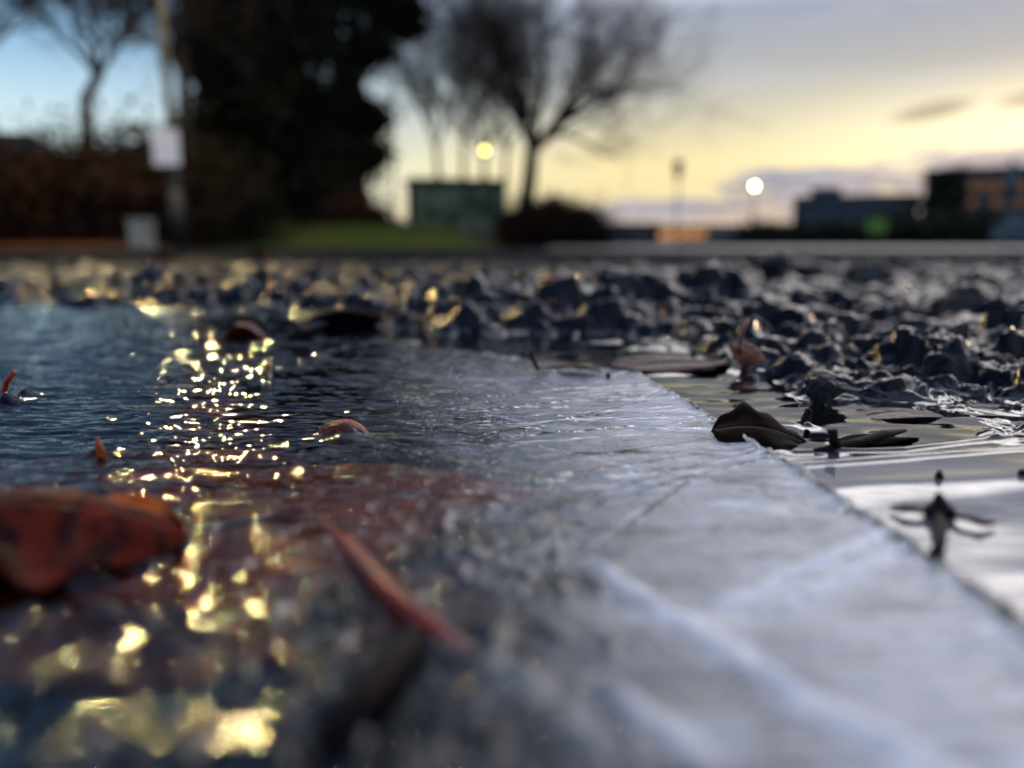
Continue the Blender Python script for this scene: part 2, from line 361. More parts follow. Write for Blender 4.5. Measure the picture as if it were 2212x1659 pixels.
# ------------------------------------------------------------------ the near ground
SH_PX = np.array([-3000, -500, 0, 400, 700, 1000, 1300, 1500, 1750, 2000, 2212, 2700, 5000])
SH_R = np.array([0.60, 0.62, 0.60, 0.52, 0.40, 0.345, 0.320, 0.285, 0.222, 0.205, 0.19, 0.17, 0.16])
SH_A = np.arctan((SH_PX - 1106) / FPX)
def shore_t(x, y):
    a = np.arctan2(x, y); rs = np.interp(a, SH_A, SH_R) * (1 + 0.10 * gnoise(a * 9, a * 0 + 3, 5))
    return np.hypot(x, y) / rs - 1
WL = -0.0006                                   # water level; the ice sheet's top is near z = 0
def ground_h(x, y):
    r = np.hypot(x, y); t = shore_t(x, y); sp = np.maximum(r * 0.0035, 0.0003)
    land = sst(t, -0.16, 0.20); behind = sst(np.abs(np.arctan2(x, y)), 1.2, 1.7)
    land = np.maximum(land * (1 - behind), behind * sst(r, 0.10, 0.2))
    base = -0.0085 + land * 0.0098
    def fade(s): return np.clip((s / sp - 2.0) / 2.0, 0, 1)
    wx = x + 0.008 * gnoise(x * 50, y * 50, 41) + 0.002 * gnoise(x * 200, y * 200, 43); wy = y + 0.008 * gnoise(x * 50, y * 50, 42) + 0.002 * gnoise(x * 200, y * 200, 44)
    lump = 0.0090 * gnoise(x * 11, y * 13, 1) * fade(0.09) + 0.0085 * gnoise(wx * 31, wy * 31, 2) * fade(0.035) + 0.0050 * gnoise(wx * 75, wy * 75, 12) * fade(0.014)
    d1, d2, hid = worley(wx * 62, wy * 62, 3)
    lump = lump + fade(0.016) * (0.0062 * np.sqrt(np.clip(0.55 - d1 * d1, 0, 1)) * hid ** 2 * 1.5)
    d1, d2, hid = worley(wx * 170, wy * 170, 4)
    lump = lump + fade(0.006) * (0.0024 * np.sqrt(np.clip(0.6 - d1 * d1, 0, 1)) * (0.2 + hid))
    lump = lump + fade(0.003) * 0.0021 * gnoise(wx * 300, wy * 300, 6) + fade(0.0016) * 0.0004 * gnoise(x * 900, y * 900, 8)
    z = base + land * lump * 1.35 * (1 + 0.35 * sst(r, 1.2, 2.5) - 0.8 * sst(r, 5, 8))
    z = z + (1 - land) * (0.0012 * gnoise(x * 60, y * 60, 9) + 0.0006 * gnoise(x * 200, y * 200, 10))
    # the dark mound behind the ice, and a lower one on the left
    mc = gp(1330, 690); z = z + 0.0135 * np.exp(-(((x - mc.x) * 0.92 - (y - 0.45) * 0.0) / 0.12) ** 2 - ((y - 0.44 - (x - mc.x) * 0.2) / 0.055) ** 2) * sst(t, -0.05, 0.2)
    z = z + 0.006 * np.exp(-((x + 0.02) / 0.06) ** 2 - ((y - 0.52) / 0.05) ** 2) * sst(t, -0.05, 0.2)
    z = z + 0.005 * sst(r, 0.6, 1.1) * sst(r, 9, 5)
    return z

def polar(rs, als):
    Rr, A = np.meshgrid(rs, als, indexing='ij'); return Rr * np.sin(A), Rr * np.cos(A)
def gridfaces(nr, nc, wrap=False):
    i = np.arange(nr - 1)[:, None]; j = np.arange(nc - (0 if wrap else 1))[None, :]
    j2 = (j + 1) % nc
    a = i * nc + j; b = i * nc + j2; c = (i + 1) * nc + j2; d = (i + 1) * nc + j
    return np.stack([a, b, c, d], -1).reshape(-1, 4)
def dense_angles(step, half, coarse=0.03):
    f = np.arange(-half, half, step); b = np.arange(half, 2 * pi - half, coarse); return np.concatenate([f, b])
als = dense_angles(0.0029, 0.80)
rs = np.concatenate([[0.0005, 0.01], np.geomspace(0.02, 0.14, 120)[:-1], np.geomspace(0.14, 1.3, 420)[:-1], np.geomspace(1.3, 7, 240)[:-1], np.geomspace(7, 900, 40)])
gx, gy = polar(rs, als); gz = ground_h(gx, gy)
tag(mesh('ground', np.stack([gx, gy, gz], -1).reshape(-1, 3), gridfaces(len(rs), len(als), True), M_wet), kind='structure')

# ------------------------------------------------------------------ ice sheet and water
def edge_x(y):                                  # right-hand edge of the ice sheet (runs away from the camera)
    pts = [gp(2600, 1600), gp(2212, 1365), gp(2010, 1212), gp(1840, 1100), gp(1700, 1005), gp(1600, 950), gp(1500, 880), gp(1400, 822)]
    ys = np.array([p.y for p in pts]); xs = np.array([p.x for p in pts]); o = np.argsort(ys)
    e = np.interp(y, ys[o], xs[o])
    return e + 0.0007 * gnoise(y * 240, y * 0 + 1.5, 21) + 0.0005 * gnoise(y * 900, y * 0 + 2.5, 22)
Y_END = gp(1400, 822).y
BUMPS = []                                      # (x, y, height, radius) where something lifts the surface
def bump_at(px, py, h, rad): p = gp(px, py); BUMPS.append((p.x, p.y, h, rad))
bump_at(735, 945, 0.0030, 0.0042); bump_at(765, 950, 0.0016, 0.006); bump_at(1205, 905, 0.0012, 0.005)
bump_at(1195, 815, 0.0024, 0.004); bump_at(690, 775, 0.002, 0.008); bump_at(55, 862, 0.003, 0.004); bump_at(15, 872, 0.003, 0.003)
bump_at(578, 822, 0.003, 0.003); bump_at(215, 985, 0.002, 0.003); bump_at(1620, 800, 0.0035, 0.010); bump_at(1440, 800, 0.002, 0.012)
bump_at(1745, 915, 0.0012, 0.002); bump_at(1800, 955, 0.0012, 0.002); bump_at(2030, 1105, 0.0009, 0.0035)
bump_at(1660, 955, 0.0010, 0.006); bump_at(1900, 935, 0.0010, 0.003); bump_at(1800, 965, 0.0008, 0.004)
RIDGES = []                                     # (points, height, width)
def ridge(pts, h, wd): RIDGES.append(([(gp(*p).x, gp(*p).y) for p in pts], h, wd))
ridge([(1275, 1215), (1400, 1300), (1560, 1395), (1720, 1500), (1900, 1590), (2100, 1720)], 0.0010, 0.0014)
ridge([(1560, 1310), (1680, 1250), (1800, 1200), (1900, 1150)], 0.0008, 0.0008)
ridge([(1700, 1300), (1850, 1230), (1960, 1180)], 0.0007, 0.0008)
ridge([(1300, 1640), (1150, 1500), (980, 1400)], 0.0010, 0.0018)
ridge([(1500, 1640), (1400, 1560), (1280, 1480)], 0.0011, 0.0016)
for (a, b) in (((1120, 1010), (1660, 935)), ((1180, 1030), (1700, 960)), ((1290, 1090), (1650, 990)), ((1290, 1065), (1640, 975)), ((940, 958), (1480, 870)), ((600, 1010), (1060, 955)), ((300, 985), (760, 935)), ((100, 915), (620, 885)), ((1250, 900), (1500, 850))):
    ridge([a, ((a[0] + b[0]) / 2, (a[1] + b[1]) / 2 - 4), b], 0.00032, 0.0006)
WR = []                                         # ridges of the water skin on the right
def wridge(pts, h, wd): WR.append(([(gp(*p).x, gp(*p).y) for p in pts], h, wd))
wridge([(1690, 1000), (1900, 985), (2212, 962), (2600, 930)], 0.0005, 0.0013)
wridge([(1720, 972), (1950, 965), (2212, 935), (2600, 900)], 0.0005, 0.0010)
wridge([(1740, 1055), (1950, 1040), (2212, 1020), (2600, 1000)], 0.0003, 0.0050)
wridge([(2050, 1290), (2212, 1250), (2600, 1200)], 0.0002, 0.0050)
wridge([(1480, 905), (1560, 925), (1640, 975)], 0.0006, 0.002)
def segdist(x, y, pts):
    d = np.full(x.shape, 9.0)
    for (ax, ay), (bx, by) in zip(pts[:-1], pts[1:]):
        dx, dy = bx - ax, by - ay; t = np.clip(((x - ax) * dx + (y - ay) * dy) / (dx * dx + dy * dy), 0, 1)
        d = np.minimum(d, np.hypot(x - ax - t * dx, y - ay - t * dy))
    return d
def smax(a, b, k):
    h = np.clip(0.5 + 0.5 * (a - b) / k, 0, 1); return b * (1 - h) + a * h + k * h * (1 - h)
def common(x, y):
    z = np.zeros_like(x)
    for bx, by, h, rd in BUMPS:
        z += h * np.exp(-np.hypot(x - bx, y - by) / (rd * 0.6))
    return z
def ice_h(x, y):
    calm = sst(x, -0.01, 0.03); near = sst(y, 0.16, 0.07)
    z = 0.00030 * gnoise(x * 45 + 3, y * 150, 31) * (1 - 0.5 * calm) + 0.00022 * gnoise(x * 110, y * 420, 32) * (1 - 0.4 * calm) + 0.00010 * gnoise(x * 420, y * 900, 33)
    fa_ = 1 - near
    z += (1 - calm) * fa_ * (0.00075 * gnoise(x * 34 + y * 12, y * 120, 34) + 0.00055 * gnoise(x * 75 + y * 20, y * 330, 35) + 0.00022 * gnoise(x * 190, y * 760, 38) + 0.0008 * np.clip(gnoise(x * 120, y * 200, 47) - 0.1, 0, 1))
    z += (1 - calm) * near * (0.0004 * gnoise(x * 190, y * 110, 34) + 0.0030 * np.clip(gnoise(x * 120, y * 120, 39) - 0.16, 0, 1) + 0.0036 * np.clip(gnoise(x * 250, y * 250, 40) - 0.16, 0, 1) + 0.0014 * np.clip(gnoise(x * 430, y * 430, 45) - 0.12, 0, 1))
    for pts, h, wd in RIDGES:
        d = segdist(x, y, pts); z += h * np.exp(-(d / wd) ** 2) * (0.6 + 0.8 * gnoise(x * 300, y * 300, 36))
    ed = edge_x(y) - x
    z += 0.0005 * np.exp(-(ed / 0.0011) ** 2) * (1 + 1.2 * gnoise(x * 700, y * 700, 37)) * (y < Y_END + 0.01)
    return z + common(x, y)
def water_h(x, y):
    z = WL + 0.00022 * gnoise(x * 55, y * 130, 51) * sst(y, 0.12, 0.18) + 0.00006 * gnoise(x * 40, y * 90, 52)
    z = z + 0.00022 * gnoise(x * 60, y * 90, 53) * sst(shore_t(x, y), -0.28, -0.05)
    for pts, h, wd in WR:
        d = segdist(x, y, pts); z += h * np.exp(-(d / wd) ** 2)
    return z + common(x, y)
als2 = np.arange(-0.95, 0.95, 0.0022)
rs2 = np.concatenate([np.geomspace(0.022, 0.11, 170)[:-1], np.geomspace(0.11, 0.30, 420)[:-1], np.geomspace(0.30, 0.85, 300)])
sxx, syy = polar(rs2, als2); F2 = gridfaces(len(rs2), len(als2))
zg = ground_h(sxx, syy)
def submesh(name, Z, keep, mat):
    V = np.stack([sxx, syy, Z], -1).reshape(-1, 3); k = keep.ravel()
    f = F2[k[F2].all(axis=1)]; used = np.unique(f); remap = np.full(len(V), -1); remap[used] = np.arange(len(used))
    o_ = mesh(name, V[used], remap[f], mat)
    at_ = o_.data.attributes.new('frost', 'FLOAT', 'POINT'); at_.data.foreach_set('value', fr.ravel()[used].astype(np.float32))
    return o_
fr = np.zeros_like(sxx)
for i_, (pts, h, wd) in enumerate(RIDGES):
    d = segdist(sxx, syy, pts)
    if i_ < 5: fr += np.exp(-(d / (wd * 1.2)) ** 2) * (1.25 + 0.8 * gnoise(sxx * 220, syy * 220, 71))
    else: fr -= 1.1 * np.exp(-(d / 0.00045) ** 2) * np.clip(0.6 + 1.6 * gnoise(sxx * 90, syy * 90, 72), 0, 1)
rl = random.Random(77)
for k in range(46):
    x0 = rl.uniform(-0.03, 0.04); y0 = rl.uniform(0.085, 0.235); L_ = rl.uniform(0.012, 0.045); sl_ = rl.choice((0.32, 0.32, 0.42, 0.15, -0.9, 1.6)) + rl.uniform(-.05, .05)
    n_ = math.hypot(1, sl_); pts = [(x0, y0), (x0 + L_ / n_, y0 + L_ * sl_ / n_)]
    m_ = (sxx > x0 - .006) & (sxx < x0 + L_ + .006) & (np.abs(syy - y0) < L_ + .006); d = np.full(sxx.shape, 9.0); d[m_] = segdist(sxx[m_], syy[m_], pts)
    q_ = np.exp(-(d / rl.uniform(0.00025, 0.0005)) ** 2); fr += q_ * rl.choice((-0.8, -0.6, 0.7, 0.9)); ZS = ZS + q_ * rl.choice((0.00022, -0.00018)) if k else q_ * 0
fr += 1.3 * np.clip(gnoise(sxx * 75 + 0.3 * syy * 75, syy * 160, 73) - 0.16, 0, 1) * sst(sxx, 0.0, 0.02)
fr -= 1.2 * np.clip(gnoise(sxx * 60 + 9, syy * 120, 74) - 0.12, 0, 1)
is_ice = (sxx < edge_x(syy)) & (syy < Y_END + 0.02 + 0.9 * np.maximum(0, 0.035 - sxx)) & (syy < 0.50)
zi = ice_h(sxx, syy) + ZS; zi_s = smax(zg, zi, 0.0016)
o = submesh('ice_sheet', zi_s, is_ice & (zg < zi + 0.0025), M_ice)
tag(o, 'milky grey frosted ice sheet covering the puddle, with a straight raised edge on its right', 'ice')
ice_obj = o
ey = np.geomspace(0.05, Y_END + 0.004, 700); rV = []; rF = []; ex = edge_x(ey)
for i in range(700):
    hh = 0.0006 + 0.0017 * max(0.0, float(gnoise(np.array([ey[i] * 260]), np.array([0.3]), 61)[0]) + 0.25) + 0.0004 * float(gnoise(np.array([ey[i] * 1300]), np.array([0.7]), 62)[0])
    ww = 0.0017 + 0.0022 * abs(float(gnoise(np.array([ey[i] * 420]), np.array([0.9]), 63)[0]))
    tap = min(1.0, (0.24 - ey[i]) / 0.08 + 0.15); hh *= max(0.25, tap); ww *= max(0.4, tap)
    for (dx, dz) in ((-0.0006, -0.0003), (-0.0003, hh * 0.7), (0.0002, hh), (ww * 0.6, hh * 0.35), (ww, -0.0011)): rV.append((ex[i] + dx, ey[i], dz))
for i in range(699):
    for j in range(4): rF.append((i * 5 + j, (i + 1) * 5 + j, (i + 1) * 5 + j + 1, i * 5 + j + 1))
mesh('frost_rim', rV, rF, M_rim, ice_obj)
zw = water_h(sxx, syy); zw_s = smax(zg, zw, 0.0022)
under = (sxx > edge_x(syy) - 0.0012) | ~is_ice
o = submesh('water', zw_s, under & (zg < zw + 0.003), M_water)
tag(o, kind='structure')

# ------------------------------------------------------------------ gravel: chips too many to count, and the stones that stand out
def rock_template(seed, sub=2, squash=0.75):
    import bmesh
    bm = bmesh.new(); bmesh.ops.create_icosphere(bm, subdivisions=sub, radius=1.0)
    rr = random.Random(seed)
    planes = [(Vector((rr.gauss(0, 1), rr.gauss(0, 1), rr.gauss(0, 1))).normalized(), rr.uniform(0.55, 0.9)) for _ in range(9)]
    for v in bm.verts:
        for n, d in planes:
            k = v.co.dot(n)
            if k > d: v.co -= n * (k - d)
        v.co *= 1 + rr.uniform(-0.06, 0.06)
        v.co.z *= squash; v.co.x *= 1.15
    V = np.array([v.co[:] for v in bm.verts]); F = np.array([[v.index for v in f.verts] for f in bm.faces]); bm.free()
    return V, F
T = [rock_template(i, 2, 0.65) for i in range(10)]
def rotm(a, b, c):
    return np.array(Matrix.Rotation(a, 3, 'Z') @ Matrix.Rotation(b, 3, 'X') @ Matrix.Rotation(c, 3, 'Y'))
VV = []; FF = []; base = 0; rr = random.Random(5)
n = 0
while n < 4200:
    r = math.exp(rr.uniform(math.log(0.22), math.log(4.5))); a = rr.uniform(-0.75, 0.75)
    x, y = r * sin(a), r * cos(a)
    if float(shore_t(np.array([x]), np.array([y]))[0]) < rr.uniform(0.0, 0.5): continue
    if r < 0.8 and rr.random() < 0.6: continue
    s = (0.0008 + 0.0040 * rr.random() ** 4) * (0.7 + min(r, 3.0) * 1.1)
    z = float(ground_h(np.array([x]), np.array([y]))[0])
    V, F = T[rr.randrange(10)]
    V = (V * s * 0.9) @ rotm(rr.uniform(0, 6.28), rr.uniform(-.9, .9), rr.uniform(-.9, .9)).T * np.array([1, 1, 0.8]) + np.array([x, y, z - s * 0.1])
    VV.append(V); FF.append(F + base); base += len(V); n += 1
tag(mesh('gravel', np.concatenate(VV), np.concatenate(FF), M_wet, smooth=True), 'wet black gravel chips strewn over the broken ground behind the puddle', 'gravel', kind='stuff')

def stone(px, py, D, wpx, hpx, label, seed, name='stone', sub=4, tilt=0.0, deep=0.8):
    """wpx, hpx: its size in the picture; D its distance; py the picture height of its foot"""
    V, F = rock_template(seed, sub, 1.0)
    p = at(px, py, D); k = D / FPX / cos(atan2(px - 1106, FPX)) * 0.5
    V = V / np.abs(V).max(0)
    nx = gnoise(V[:, 0] * 3 + seed, V[:, 1] * 3 + V[:, 2] * 2, seed) * 0.22 + gnoise(V[:, 0] * 9 + V[:, 2] * 7, V[:, 1] * 9, seed + 1) * 0.09
    V = V * (1 + nx)[:, None]
    V = V * np.array([wpx * k, wpx * k * deep, hpx * k])
    V = V @ np.array(Matrix.Rotation(tilt, 3, 'Y')).T
    V[:, 2] += hpx * k * 0.85
    o = mesh(name, V, F, M_stone, loc=p); return tag(o, label, 'stone')
stone(1664, 606, 0.80, 84, 72, 'blocky black stone standing against the pale road, left of a rounder stone', 21)
stone(1732, 608, 0.82, 96, 56, 'rounded black stone right of the blocky stone, against the pale road', 22)
stone(1535, 610, 0.80, 84, 48, 'low flat black stone left of the blocky stone on the gravel', 23)
stone(1872, 624, 0.66, 96, 56, 'pointed dark stone on the gravel below the distant green sign', 24)
stone(2050, 694, 0.40, 124, 72, 'wet grey-brown angular stone tilted up on the gravel at right', 25, tilt=-0.3)
stone(1960, 704, 0.385, 100, 54, 'black broken stone leaning on the left of the tilted grey-brown stone', 26)
stone(1782, 872, 0.196, 100, 66, 'pointed wet black stone rising out of the puddle beside the dark leaf', 35, deep=0.6)
stone(1835, 795, 0.262, 60, 50, 'upright black stone lump at the rear of the puddle, behind the pointed stone', 28)
stone(1240, 598, 0.9, 60, 30, 'small dark stone on the gravel under the distant round shrub', 29)
stone(2080, 615, 0.72, 60, 30, 'small dark stone on the gravel near the right margin', 30)
stone(2130, 800, 0.235, 100, 40, 'broad lumpy black stone at the water line by the right margin', 31)

# ------------------------------------------------------------------ leaves, stems, seed
def leaf(loc, L, W, rot, mat, label, arch=0.0, cup=0.0, wave=0.0, seed=0, stem=None, name='fallen_leaf', lobes=0, thick=0.00025, smat=None, cat='leaf'):
    """leaf lying along local +X from its base; arch lifts the middle, cup folds the sides"""
    nu, nv = 40, 22; V = []; F = []; rr = random.Random(seed); ph = rr.uniform(0, 6)
    for i in range(nu + 1):
        u = i / nu; wd = W * 0.5 * (sin(pi * min(1, u ** 0.85)) ** 0.75) * (1 + 0.10 * lobes * sin(u * pi * 7))
        if i in (0, nu): wd = W * 0.01
        for j in range(nv + 1):
            v = j / nv * 2 - 1
            z = arch * sin(pi * u) * (1 - 0.3 * v * v) + cup * abs(v) ** 1.3 * (wd / (W * 0.5)) - 0.0006 * (1 - min(1, abs(v) * 6)) * (L / 0.04)
            z += wave * (sin(u * 9 + ph + v * 2) * 0.6 + sin(v * 5 + u * 4 + ph) * 0.5) * abs(v)
            V.append((u * L - L / 2, v * wd, z))
    for i in range(nu):
        for j in range(nv):
            a = i * (nv + 1) + j; F.append((a, a + 1, a + nv + 2, a + nv + 1))
    e = empty(name, loc, label, cat)
    e.rotation_euler = rot
    b = mesh('leaf_blade', V, F, mat, e)
    md = b.modifiers.new('s', 'SOLIDIFY'); md.thickness = thick; md.offset = 0
    mb = MB(); mb.tube([(x * L - L / 2, 0, arch * sin(pi * x) - 0.0002) for x in [i / 14 for i in range(15)]], [0.00045 * (1 - 0.8 * i / 14) * L / 0.04 for i in range(15)], 6)
    mb.build('leaf_midrib', smat or M_stem, e, True)
    if stem:
        if len(stem[0]) == 2:      # given as directions and distances: bring them into the leaf's own frame
            from mathutils import Euler
            inv = (Matrix.Translation(Vector(loc)) @ Euler(rot).to_matrix().to_4x4()).inverted(); stem = [inv @ Vector(q_[1]) for q_ in stem]
        q = MB(); q.tube(stem, [0.0007 - 0.00025 * i / (len(stem) - 1) for i in range(len(stem))], 8); q.build('leaf_stem', smat or M_stem, e, True)
    return e
g = gp(560, 1120, -0.0022); leaf(g, 0.082, 0.055, (0, 0, R(28)), M_subred, 'large red-brown leaf under the clear ice at left', wave=0.0004, seed=1, lobes=0.6)
g = gp(820, 1060, -0.0020); leaf(g, 0.060, 0.030, (0, 0, R(-6)), M_subred, 'long red-brown leaf under the ice in front of the small cone-shaped leaf tip', wave=0.0004, seed=41)
g = gp(330, 1010, -0.0030); leaf(g, 0.065, 0.030, (0, 0, R(10)), M_subbrown, 'brown leaf under the ice behind the big orange leaf', wave=0.0004, seed=42)
g = gp(250, 1330, -0.0026); leaf(g, 0.050, 0.030, (0, 0, R(-20)), M_subbrown, 'brown leaf under the ice beneath the large orange leaf', wave=0.0004, seed=2)
g = gp(760, 1300, -0.0024); leaf(g, 0.040, 0.020, (0, 0, R(14)), M_subbrown, 'dark brown leaf under the ice left of the red stem', wave=0.0003, seed=3)
g = gp(640, 900, -0.0022); leaf(g, 0.085, 0.05, (0, 0, R(-10)), M_subdark, 'blackish leaf under the ice behind the small cone-shaped leaf tip', wave=0.0003, seed=4)
g = gp(960, 1260, -0.0024); leaf(g, 0.045, 0.026, (0, 0, R(60)), M_subdark, 'dark leaf under grey ice right of the red stem', wave=0.0003, seed=5)
g = gp(70, 1200, 0.0); leaf((g.x, g.y, 0.0004), 0.038, 0.027, (R(10), R(-4), R(12)), M_bigleaf, 'big curled orange leaf standing out of the ice at the left margin', arch=0.0085, cup=-0.0050, wave=0.0030, seed=6, lobes=1.8)
g = gp(300, 1130, 0.0); leaf((g.x, g.y, 0.0002), 0.022, 0.012, (R(-10), 0, R(-30)), M_leafred, 'small brown leaf touching the right side of the big orange leaf', arch=0.0028, cup=-0.002, wave=0.0004, seed=16)
g = gp(735, 945, 0.0); leaf((g.x + .0010, g.y, 0.0010), 0.0115, 0.009, (R(24), R(10), R(-8)), M_tipleaf, 'small orange-brown leaf tip poking up like a cone through clear ice', arch=0.0022, cup=-0.0016, seed=7)
g = gp(1618, 800, 0.0); leaf((g.x + .0008, g.y, 0.0036), 0.0175, 0.0085, (R(52), R(33), R(-8)), M_leafmid, 'curled brown leaf with its stem pointing straight up, at the back of the puddle', arch=0.0016, cup=-0.0012, wave=0.0006, seed=8,
     stem=[(0, at(1598, 765, .232)), (0, at(1597, 748, .232)), (0, at(1604, 722, .232)), (0, at(1616, 686, .232))])
g = gp(1460, 795, 0.0); leaf((g.x, g.y, 0.0010), 0.045, 0.022, (R(4), 0, R(8)), M_leafbrown, 'flat wet brown leaf left of the leaf with the upright stem', arch=0.0012, wave=0.0009, seed=9)
g = gp(1230, 808, 0.0); leaf((g.x, g.y, 0.0012), 0.020, 0.010, (R(-6), 0, R(-8)), M_leafbrown, 'small brown leaf with a short bent stem on the far ice', arch=0.0018, wave=0.0006, seed=10, smat=M_twig,
     stem=[(-0.010, 0, 0), (-0.0112, 0, 0.0025), (-0.0125, 0, 0.0045), (-0.0120, 0, 0.0062)])
g = gp(1665, 955, 0.0); leaf((g.x - 0.0015, g.y + 0.003, 0.0004), 0.0195, 0.018, (R(22), R(6), R(-8)), M_leafdark, 'black wet leaf half sunk in the puddle beside the ice edge', arch=0.0024, cup=-0.0006, wave=0.0012, seed=11, lobes=1.5)
g = gp(1560, 885, 0.0); leaf((g.x, g.y, -0.0012), 0.026, 0.016, (0, 0, R(-28)), M_subbrown, 'brown leaf just under the water behind the black leaf', seed=12)
g = gp(1880, 950, 0.0); leaf((g.x, g.y, -0.0008), 0.024, 0.006, (R(-4), 0, R(14)), M_leafdark, 'narrow dark leaf lying on the water right of the black leaf', arch=0.0012, wave=0.0006, seed=13)
g = gp(1950, 890, 0.0); leaf((g.x, g.y, -0.0016), 0.026, 0.014, (R(-2), 0, R(5)), M_leafbrown, 'dark purple-brown leaf bulging under the water film at right', arch=0.002, seed=14)
g = gp(460, 1030, 0.0); leaf((g.x, g.y, -0.0016), 0.045, 0.022, (0, 0, R(-12)), M_subred, 'rust-coloured leaf under the ice among the glittering spots', wave=0.0004, seed=15)
# on the gravel
def gleaf(px, py, D, Lp, Wp, rz, mat, label, arch=0.3, rx=-15, seed=0):
    p = at(px, py, D); k = D / FPX
    zg_ = float(ground_h(np.array([p.x]), np.array([p.y]))[0])
    leaf((p.x, p.y, max(p.z, zg_)), Lp * k, Wp * k, (R(rx), 0, R(rz)), mat, label, arch=arch * Wp * k, cup=-0.1 * Wp * k, wave=0.03 * Wp * k, seed=seed, thick=0.0004)
gleaf(745, 692, 0.40, 190, 80, 14, M_leafdark, 'long black leaf lying on the glittering gravel behind the ice', 0.35, seed=31)
gleaf(528, 738, 0.335, 100, 70, 5, M_leafred, 'curled rust-brown leaf standing on the far ice at left', 0.6, -30, seed=32)
gleaf(405, 752, 0.325, 90, 55, -8, M_leafdark, 'dark leaf left of the curled rust-brown leaf', 0.3, seed=33)
gleaf(1180, 668, 0.45, 110, 60, 20, M_leaforange, 'orange-brown leaf on the crest of the dark mound', 0.3, seed=34)
gleaf(410, 648, 0.62, 110, 60, 10, M_leafdark, 'dark brown leaf on the gravel below the lamp post', 0.4, seed=35)
gleaf(350, 578, 1.6, 70, 50, 15, M_leafred, 'red leaf standing on the gravel at the foot of the lamp post', 0.7, -45, seed=36)
gleaf(562, 572, 1.8, 70, 44, -10, M_leafred, 'red leaf on the gravel in front of the grass bank', 0.6, -45, seed=37)
gleaf(2050, 1008, 0.135, 0, 0, 0, M_leafdark, 'x', seed=1) if False else None

def tube_thing(name, pts, rad, mat, label, cat, n=12):
    b = MB(); b.tube(pts, rad, n); o = b.build(name, mat, None, True); return tag(o, label, cat)
def gpt(px, py, z): return gp(px, py, z)
tube_thing('leaf_stem_red', [gpt(690, 1120, -0.0004), gpt(760, 1185, 0.0008), gpt(825, 1262, 0.0014), gpt(895, 1325, 0.0013), gpt(970, 1385, 0.0006), gpt(1040, 1430, -0.0010)],
           [0.0004, 0.0010, 0.0012, 0.00115, 0.0009, 0.0004], M_redstem, 'thick red stem lying slantwise on the ice in the foreground', 'stem')
tube_thing('twig', [gpt(905, 1370, 0.0004), gpt(850, 1430, 0.0016), gpt(785, 1500, 0.0018), gpt(700, 1600, 0.0010)], [0.0012, 0.0016, 0.0017, 0.0012], M_twig, 'black twig below the red stem, near the lower edge', 'twig')
tube_thing('twig', [at(8, 880, .205), at(8, 850, .205), at(14, 825, .205), at(32, 803, .205)], [0.0009, 0.0008, 0.0008, 0.0007], M_redstem, 'short dark red twig standing out of the ice at the left margin', 'twig')
tube_thing('twig', [at(55, 868, .20), at(52, 850, .20), at(50, 842, .20)], [0.0016, 0.0008, 0.0003], M_twig, 'tiny black thorn of a twig beside the dark red twig', 'twig')
tube_thing('twig', [at(575, 850, .235), at(578, 815, .235), at(584, 785, .235)], [0.0016, 0.0011, 0.0005], M_stem, 'short reddish stub standing in the ice between bright glints', 'twig')
tube_thing('twig', [at(222, 995, .142), at(214, 968, .142), at(210, 945, .142)], [0.0010, 0.0008, 0.0003], M_leaforange, 'orange pointed stub above the large red-brown leaf', 'twig')
tube_thing('twig', [gpt(1735, 925, -0.001), at(1742, 905, .176), at(1748, 884, .176)], [0.0009, 0.0012, 0.0007], M_twig, 'stubby black twig standing in the water behind the black leaf', 'twig')
tube_thing('twig', [at(1806, 972, .150), at(1800, 945, .150), at(1798, 928, .150)], [0.0013, 0.0009, 0.0010], M_twig, 'short black peg with a round head right of the black leaf', 'twig')
tube_thing('twig', [gpt(1760, 975, -0.0003), gpt(1850, 958, 0.0004), gpt(1905, 940, 0.0009), gpt(1955, 930, 0.0004)], [0.0006, 0.0009, 0.0011, 0.0004], M_twig, 'black twig lying on the water right of the short peg', 'twig')
tube_thing('twig', [at(1315, 822, .232), at(1313, 806, .232)], [0.0009, 0.0006], M_twig, 'tiny black twig tip on the far ice near the small brown leaf', 'twig')
# winged seed on the smooth water
s = empty('winged_seed', gp(2030, 1108, WL), 'dark winged seed with a curved stem on the smooth water at right', 'seed')
def rel(px, py, z): return gp(px, py, z) - s.location
b = MB(); c = rel(2030, 1105, 0.0004); b.sphere(c, (0.0024, 0.0020, 0.0014)); b.tube([c, c + Vector((0, 0.0002, 0.0012)), c + Vector((-0.0003, 0.0002, 0.0030))], [0.0018, 0.0013, 0.0003], 8); b.build('seed_body', M_twig, s, True)
for pts in ([rel(2020, 1104, .0004), rel(1985, 1102, .0006), rel(1950, 1098, .0005), rel(1925, 1096, .0001)], [rel(2040, 1108, .0004), rel(2080, 1118, .0006), rel(2120, 1128, .0005), rel(2148, 1130, .0001)]):
    b = MB(); b.tube(pts, [0.0006, 0.0004, 0.0006, 0.0003], 8); b.build('wing', M_twig, s, True)
b = MB(); b.tube([rel(2026, 1112, .0002), rel(2034, 1145, .0012), rel(2030, 1180, .0014), rel(2010, 1205, .0006)], [0.0007, 0.0008, 0.0008, 0.0006], 10); b.build('stem', M_twig, s, True)
tube_thing('bud', [gp(2028, 1038, WL), gp(2028, 1038, WL) + Vector((0, 0, .0008)), gp(2028, 1038, WL) + Vector((0, 0, .0018))], [0.0006, 0.0008, 0.0003], M_twig, 'tiny dark bud floating behind the winged seed', 'bud')
